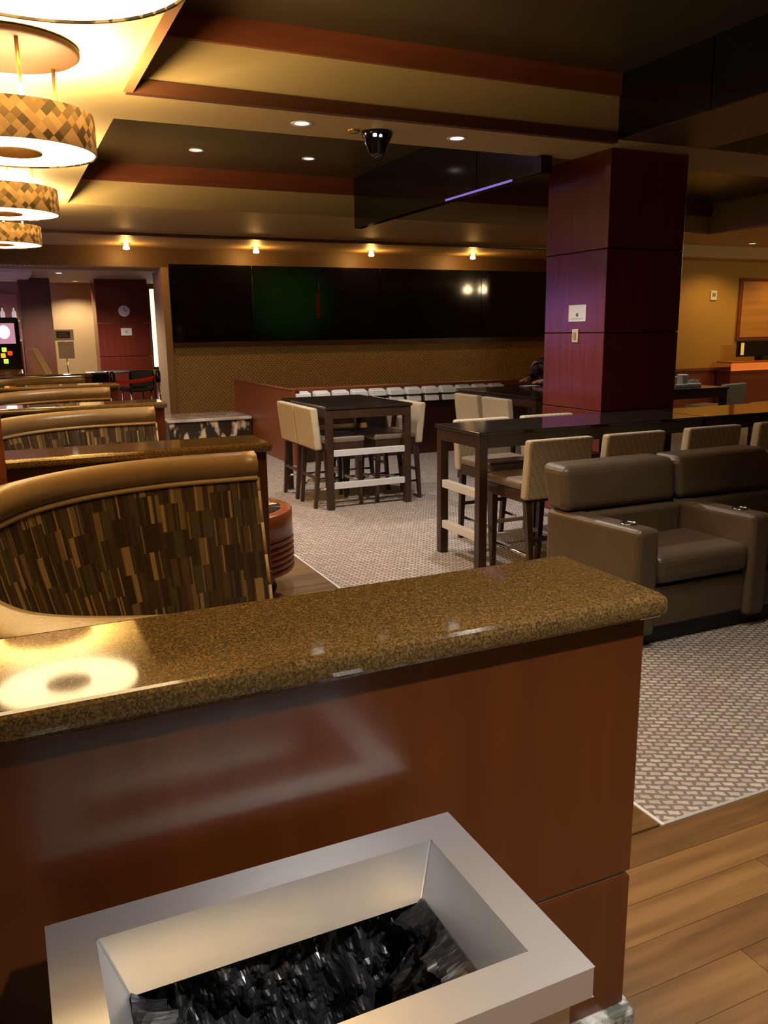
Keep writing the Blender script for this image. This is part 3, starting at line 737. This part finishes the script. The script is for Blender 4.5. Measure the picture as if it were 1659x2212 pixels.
# ================================================================ RIGHT WALL ITEMS
t = thing('framed_board', 'orange wood-framed board on the ochre wall at the right edge', 'board', (12.7, 11, 1.3), world=True)
box('frame', wood_crown, t, 11.96, 13.7, 10.965, 11.0, 1.30, 2.38, .006)
box('board', mat('board_face', (.52, .24, .05), .45, noise=((1, 1, 14), (.42, .19, .04), .4, .6)), t, 12.02, 13.64, 10.955, 10.968, 1.36, 2.32)
t = thing('thermostat', 'small white thermostat alone on the ochre wall', 'thermostat', (11.36, 11, 2.05), world=True)
box('plate', plastic_w, t, 11.29, 11.43, 10.975, 11.0, 2.0, 2.16, .006)
box('display', mat('lcd', (.25, .22, .15), .3), t, 11.32, 11.39, 10.97, 10.976, 2.06, 2.12)
t = thing('back_counter', 'orange-lit wooden counter below the monitor at the right edge', 'counter', (12.8, 10.6, 0), world=True)
box('counter_top', orange_m, t, 11.47, 14.6, 10.57, 10.93, .93, .96, .008)
box('cabinet', wood_crown, t, 11.5, 14.55, 10.62, 10.93, 0, .80, .004)
box('lit_front', mat('front_lamplight', (.6, .2, .05), .3, emit=((1, .22, .03), .55)), t, 11.5, 14.55, 10.60, 10.62, .80, .93)  # orange lamplight on the front edge put in as emission
t = thing('monitor', 'black monitor with yellow edge glow standing on the orange counter', 'monitor', (12.7, 10.75, .96), world=True)
box('housing', black_gloss, t, 11.75, 13.3, 10.70, 10.77, 1.03, 1.30, .01)
box('stand', black_matte, t, 12.3, 12.8, 10.65, 10.85, .96, 1.03, .008)
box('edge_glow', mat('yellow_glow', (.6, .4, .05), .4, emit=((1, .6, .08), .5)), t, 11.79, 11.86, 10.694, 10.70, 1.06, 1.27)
t = thing('napkin_holder', 'white napkin holder with upright slots on the table right of the column', 'napkin holder', (6.66, 6.85, .914))
box('base', plastic_w, t, -.09, .09, -.06, .06, 0, .035, .006)
box('upright', plastic_w, t, -.09, -.06, -.05, .05, .035, .12, .006)
box('dispenser', plastic_w, t, .02, .095, -.05, .05, .035, .14, .012)
t = thing('sugar_caddy', 'low white packet caddy right of the napkin holder', 'caddy', (6.86, 6.83, .914))
box('tray', plastic_w, t, -.07, .07, -.05, .05, 0, .04, .008)
mb = MB()
for k in range(5): mb.box(-.055+.022*k, -.04+.022*k, -.035, .035, .01, .07+.004*(k % 3))
mb.build('packets', white_paper, t)

# ================================================================ FAR ROOM ITEMS
t = thing('sign_stand', 'white standing sign with dark rounded header before the tan far wall', 'sign', (.95, 13.25, 0), world=True)
box('header_card', mat('sign_white', (.86, .84, .86), .6), t, .76, 1.06, 13.23, 13.25, 1.47, 1.63, .004)
box('header_label', mat('sign_dark', (.07, .065, .06), .5), t, .82, 1.01, 13.222, 13.23, 1.505, 1.605, .02, 4)
for k in range(2): box('header_text', mat('sign_text', (.35, .33, .31), .6), t, .85, .98-.02*k, 13.219, 13.222, 1.53+.035*k, 1.545+.035*k)
box('lower_card', mat('sign_grey', (.66, .63, .6), .6), t, .83, 1.05, 13.235, 13.25, 1.21, 1.46, .004)
MB().tube((.94, 13.245, .02), (.94, 13.245, 1.21), .012).build('pole', chrome, t)
MB().lathe([(.0001, .02), (.14, .018), (.15, 0)], (.94, 13.245, 0), 20).build('foot', black_matte, t)
t = thing('seat_chair', 'slot machine chair with tilted pinkish back beside the sign stand', 'chair', (.58, 12.7, 0), world=True)
mb = MB(); mb.hexa([(.42, 12.62, 1.0), (.62, 12.62, 1.0), (.62, 12.72, 1.0), (.42, 12.72, 1.0)], [(.36, 12.74, 1.36), (.50, 12.74, 1.36), (.50, 12.82, 1.36), (.36, 12.82, 1.36)]); mb.build('backrest', mat('pink_vinyl', (.7, .38, .3), .4), t, .03, 3)
mb = MB(); mb.hexa([(.60, 12.6, .99), (.70, 12.6, .99), (.70, 12.7, .99), (.60, 12.7, .99)], [(.45, 12.70, 1.37), (.53, 12.70, 1.37), (.53, 12.78, 1.37), (.45, 12.78, 1.37)]); mb.build('side_panel', mat('cream_vinyl', (.85, .72, .5), .35), t, .01)
box('seat', mat('brown_vinyl', (.2, .08, .05), .4), t, .30, .70, 12.5, 12.75, .60, .70, .03, 3)
MB().tube((.5, 12.63, .03), (.5, 12.63, .6), .03).build('pedestal', chrome, t)
mb = MB(); mb.hexa([(.50, 12.6, .70), (.60, 12.6, .70), (.60, 12.64, .70), (.50, 12.64, .70)], [(.48, 12.66, 1.0), (.58, 12.66, 1.0), (.58, 12.70, 1.0), (.48, 12.70, 1.0)]); mb.build('back_bracket', black_matte, t)
MB().lathe([(.0001, .03), (.2, .025), (.21, 0)], (.5, 12.63, 0), 20).build('base', black_matte, t)

def slot(label, scr_col, strength, top=False):
    t = thing('slot_machine', label, 'slot machine', (0, 0, 0), 0, 'slot machines at the opening')
    box('cabinet', black_gloss, t, -.32, .32, -.25, .3, 0, 1.80, .03, 3)
    m = mat('slot_screen_'+label[:9].replace(' ', '_'), (.1, .1, .1), .3, emit=(scr_col, strength)); 
    box('screen', m, t, -.26, .26, -.262, -.25, 1.44, 1.72)
    mb = MB(); rows = [[(.12+.075*math.cos(a*math.pi/10), -.266, 1.60+.09*math.sin(a*math.pi/10)) for a in range(20)], [(.12+.0001*math.cos(a*math.pi/10), -.266, 1.60) for a in range(20)]]
    mb.grid(rows[::-1], True, smooth=False); mb.build('screen_figure', mat('slot_white', (.8, .8, .8), .3, emit=((1, .95, 1), 3)), t)
    for k, (x, z, c) in enumerate(((.10, 1.36, (.45, 1, .05)), (.08, 1.28, (1, .35, .03)), (.17, 1.31, (1, .04, .01)), (.11, 1.20, (.45, 1, .05)))):
        box('lit_button', mat('button_%d' % k, c, .4, emit=(c, 1.6)), t, x-.03, x+.03, -.262, -.25, z-.03, z+.03, .008)
    mb = MB(); mb.hexa([(-.31, -.42, .98), (.31, -.42, .98), (.31, -.25, 1.02), (-.31, -.25, 1.02)], [(-.31, -.42, 1.03), (.31, -.42, 1.03), (.31, -.25, 1.09), (-.31, -.25, 1.09)]); mb.build('button_deck', wood_crown, t, .01)
    if top: box('topper', m, t, -.28, .28, -.1, .1, 1.80, 2.12, .03)
    return t
sm = slot('slot machine with pink-white screen and coloured lit buttons at the left frame edge', (1, .45, .60), .55)
sm.location = (.0, 13.15, 0)
s2 = slot('violet slot machine out of frame left of the opening', (.36, .25, 1), 6.5, True)
s2.location = (-1.75, 12.95, 0); s2.rotation_euler = (0, 0, R/2)
dup(s2, (-1.75, 13.7, 0), R/2, 'second violet slot machine out of frame left of the opening'); dup(s2, (-1.75, 14.45, 0), R/2, 'third violet slot machine out of frame left of the opening')
# bottles and lights of the bar behind the slot machine
t = thing('bar_shelf', 'lit back-bar shelf with pale glowing bottles behind the slot machine', 'shelf', (.1, 17, 0), world=True)
box('cabinet', wood_crown, t, -1.6, .44, 16.75, 17.1, 0, 1.45, .01)
box('back_panel', mat('bar_back', (.35, .16, .13), .4), t, -1.6, .44, 17.05, 17.1, 1.45, 2.3)
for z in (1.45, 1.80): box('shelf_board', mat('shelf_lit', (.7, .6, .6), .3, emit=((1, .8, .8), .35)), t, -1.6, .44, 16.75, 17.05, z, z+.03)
bo = None
for k, (x, z) in enumerate(((.05, 1.83), (.17, 1.83), (.36, 1.83), (.02, 1.48), (.15, 1.48), (.26, 1.48), (.35, 1.48))):
    lab = '%s pale glinting bottle from the left on the %s back-bar shelf' % (ords[k if k < 3 else k-3], 'upper' if k < 3 else 'lower')
    if bo is None:
        bo = thing('bottle', lab, 'bottle', (x, 16.88, z), 0, 'bottles on the back-bar shelf')
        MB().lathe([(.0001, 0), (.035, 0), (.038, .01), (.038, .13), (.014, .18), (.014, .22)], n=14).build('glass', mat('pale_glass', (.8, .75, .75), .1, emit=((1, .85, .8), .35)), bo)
        MB().lathe([(.016, .215), (.016, .24), (.0001, .24)], n=12).build('cap', brass, bo)
    else: dup(bo, (x, 16.88, z), 0, lab)

def stanchion(label, x, y):
    t = thing('stanchion', label, 'stanchion', (x, y, 0), 0, 'belt stanchions at the opening')
    MB().lathe([(.0001, .03), (.13, .02), (.15, 0)], n=20).build('base', black_matte, t)
    MB().tube((0, 0, .02), (0, 0, .98), .03).build('pole', chrome, t)
    MB().lathe([(.036, .86), (.036, 1.0), (.02, 1.03), (.0001, 1.035)], n=16).build('head', black_gloss, t)
    return t
a = stanchion('left black-headed belt stanchion in the left opening', 1.47, 12.5)
stanchion('right black-headed belt stanchion beside the tan pillar', 2.13, 12.6)
mb = MB(); n = 10
rows = [[(1.50+.60*k/n, 12.5+.1*k/n, z-.10*math.sin(math.pi*k/n)*.3+.03*k/n) for k in range(n+1)] for z in (.865, .92)]
mb.grid(rows); o = mb.build('stanchion_belt', red_belt); o.modifiers.new('solid', 'SOLIDIFY').thickness = .004
tag(o, 'bright red retractable belt between the two stanchions', 'belt')
t = thing('round_table', 'dark round table with glinting metal edge behind the red belt', 'table', (1.80, 15.15, 0))
MB().lathe([(.0001, .93), (.38, .93), (.385, .915), (.38, .90), (.0001, .90)], n=32).build('tabletop', mat('table_grey', (.10, .10, .10), .15), t)
MB().tube((0, 0, .02), (0, 0, .9), .035).build('pedestal', chrome, t)
MB().lathe([(.0001, .03), (.26, .02), (.27, 0)], n=24).build('base', black_matte, t)
def chair2(label, x, y, rz):
    t = thing('club_chair', label, 'chair', (x, y, 0), rz, 'black chairs behind the red belt')
    box('seat', black_gloss, t, -.22, .22, -.2, .22, .60, .68, .03, 3)
    box('backrest', black_gloss, t, -.22, .22, -.24, -.18, .68, .96, .03, 3)
    for sx in (-1, 1):
        for sy in (-1, 1): MB().tube((sx*.19, sy*.18, 0), (sx*.18, sy*.16, .6), .015).build('leg', chrome, t)
    return t
chair2('black glossy chair left of the round table behind the red belt', 1.50, 14.45, -.4)
chair2('black glossy chair right of the round table behind the red belt', 2.10, 14.6, .3)

# ================================================================ PERSON
def skin(name, pts, edges, material, parent, sub=2):
    me = bpy.data.meshes.new(name); me.from_pydata([p[:3] for p in pts], edges, [])
    o = bpy.data.objects.new(name, me); COL.objects.link(o); me.materials.append(material)
    sk = o.modifiers.new('skin', 'SKIN'); sk.use_smooth_shade = True
    for v, p in zip(me.skin_vertices[0].data if me.skin_vertices else [], pts): pass
    if not me.skin_vertices:
        import bmesh
        bm = bmesh.new(); bm.from_mesh(me); bm.verts.layers.skin.verify(); bm.to_mesh(me); bm.free()
    for i, (v, p) in enumerate(zip(me.skin_vertices[0].data, pts)): v.radius = (p[3], p[3]); v.use_root = (i == 0)
    ss = o.modifiers.new('subsurf', 'SUBSURF'); ss.levels = ss.render_levels = sub
    if parent is not None:
        o.parent = parent; o.location = [-q for q in parent.location]
    return o
pr = thing('person', 'person in dark clothes leaning over the dark table, mostly hidden behind the column', 'person', (6.28, 8.42, 0), world=True)
B = [(6.28, 8.42, .72, .14), (6.22, 8.40, .88, .13), (6.12, 8.36, 1.06, .15), (6.00, 8.32, 1.14, .07), (5.92, 8.29, 1.15, .055), (5.84, 8.26, 1.135, .08), (5.78, 8.23, 1.10, .082), (5.735, 8.21, 1.055, .055),
     (6.05, 8.16, 1.10, .06), (6.0, 8.0, .99, .045), (5.78, 8.02, .955, .033), (5.68, 8.03, .95, .028),
     (6.12, 8.55, 1.10, .06), (6.02, 8.62, .99, .045), (5.82, 8.45, .955, .033), (5.74, 8.38, .95, .028),
     (6.22, 8.30, .70, .095), (5.92, 8.26, .66, .07), (5.95, 8.28, .22, .05), (5.95, 8.28, .05, .045), (5.82, 8.26, .035, .035),
     (6.26, 8.55, .70, .095), (5.98, 8.58, .66, .07), (6.0, 8.58, .22, .05), (6.0, 8.58, .05, .045), (5.87, 8.58, .035, .035)]
E = [(0, 1), (1, 2), (2, 3), (3, 4), (4, 5), (5, 6), (6, 7), (2, 8), (8, 9), (9, 10), (10, 11), (2, 12), (12, 13), (13, 14), (14, 15), (0, 16), (16, 17), (17, 18), (18, 19), (19, 20), (0, 21), (21, 22), (22, 23), (23, 24), (24, 25)]
for hx, hy, idx in ((5.68, 8.03, 11), (5.74, 8.38, 15)):
    for k, (dy, L) in enumerate(((-.03, .055), (-.012, .065), (.006, .062), (.022, .05))):
        i = len(B); B += [(hx-.03, hy+dy, .955, .010), (hx-.03-L*.6, hy+dy, .950, .009), (hx-.03-L, hy+dy, .935, .008)]; E += [(idx, i), (i, i+1), (i+1, i+2)]
    i = len(B); B += [(hx-.01, hy-.04, .95, .011), (hx-.045, hy-.055, .942, .009)]; E += [(idx, i), (i, i+1)]
skin('body', B, E, skin_m, pr)
J = [(6.28, 8.42, .70, .155), (6.22, 8.40, .88, .15), (6.12, 8.36, 1.05, .17), (6.03, 8.33, 1.13, .09), (6.05, 8.16, 1.10, .078), (6.0, 8.0, .99, .06), (5.80, 8.02, .957, .045), (6.12, 8.55, 1.10, .078), (6.02, 8.62, .99, .06), (5.84, 8.46, .957, .045)]
skin('jacket', J, [(0, 1), (1, 2), (2, 3), (2, 4), (4, 5), (5, 6), (2, 7), (7, 8), (8, 9)], jacket_m, pr)
skin('collar', [(6.03, 8.32, 1.15, .085), (5.95, 8.28, 1.20, .062)], [(0, 1)], shirt_m, pr)
T = [(6.28, 8.42, .70, .155), (6.22, 8.30, .70, .105), (5.92, 8.26, .66, .08), (5.95, 8.28, .22, .062), (5.95, 8.28, .1, .06), (6.26, 8.55, .70, .105), (5.98, 8.58, .66, .08), (6.0, 8.58, .22, .062), (6.0, 8.58, .1, .06)]
skin('trousers', T, [(0, 1), (1, 2), (2, 3), (3, 4), (0, 5), (5, 6), (6, 7), (7, 8)], jacket_m, pr)
skin('hair', [(5.91, 8.26, 1.13, .085), (5.85, 8.225, 1.13, .108), (5.80, 8.20, 1.112, .112), (5.768, 8.18, 1.088, .100)], [(0, 1), (1, 2)], hair_m, pr)
t = thing('bar_stool', 'bar stool under the leaning person, hidden behind the column', 'bar stool', (6.32, 8.42, 0), R/2)
bpy.data.objects.remove(t)
put(6.30, 8.44, R/2, 'tan bar stool under the leaning person, hidden behind the column')
tag(MB().box(5.44, 5.62, 7.93, 8.05, .9145, .9165).build('paper_sheet', white_paper), 'white sheet of paper under the person\'s hand on the dark table', 'paper')
for o in bpy.data.objects:
    if '_w' in o: del o['_w']
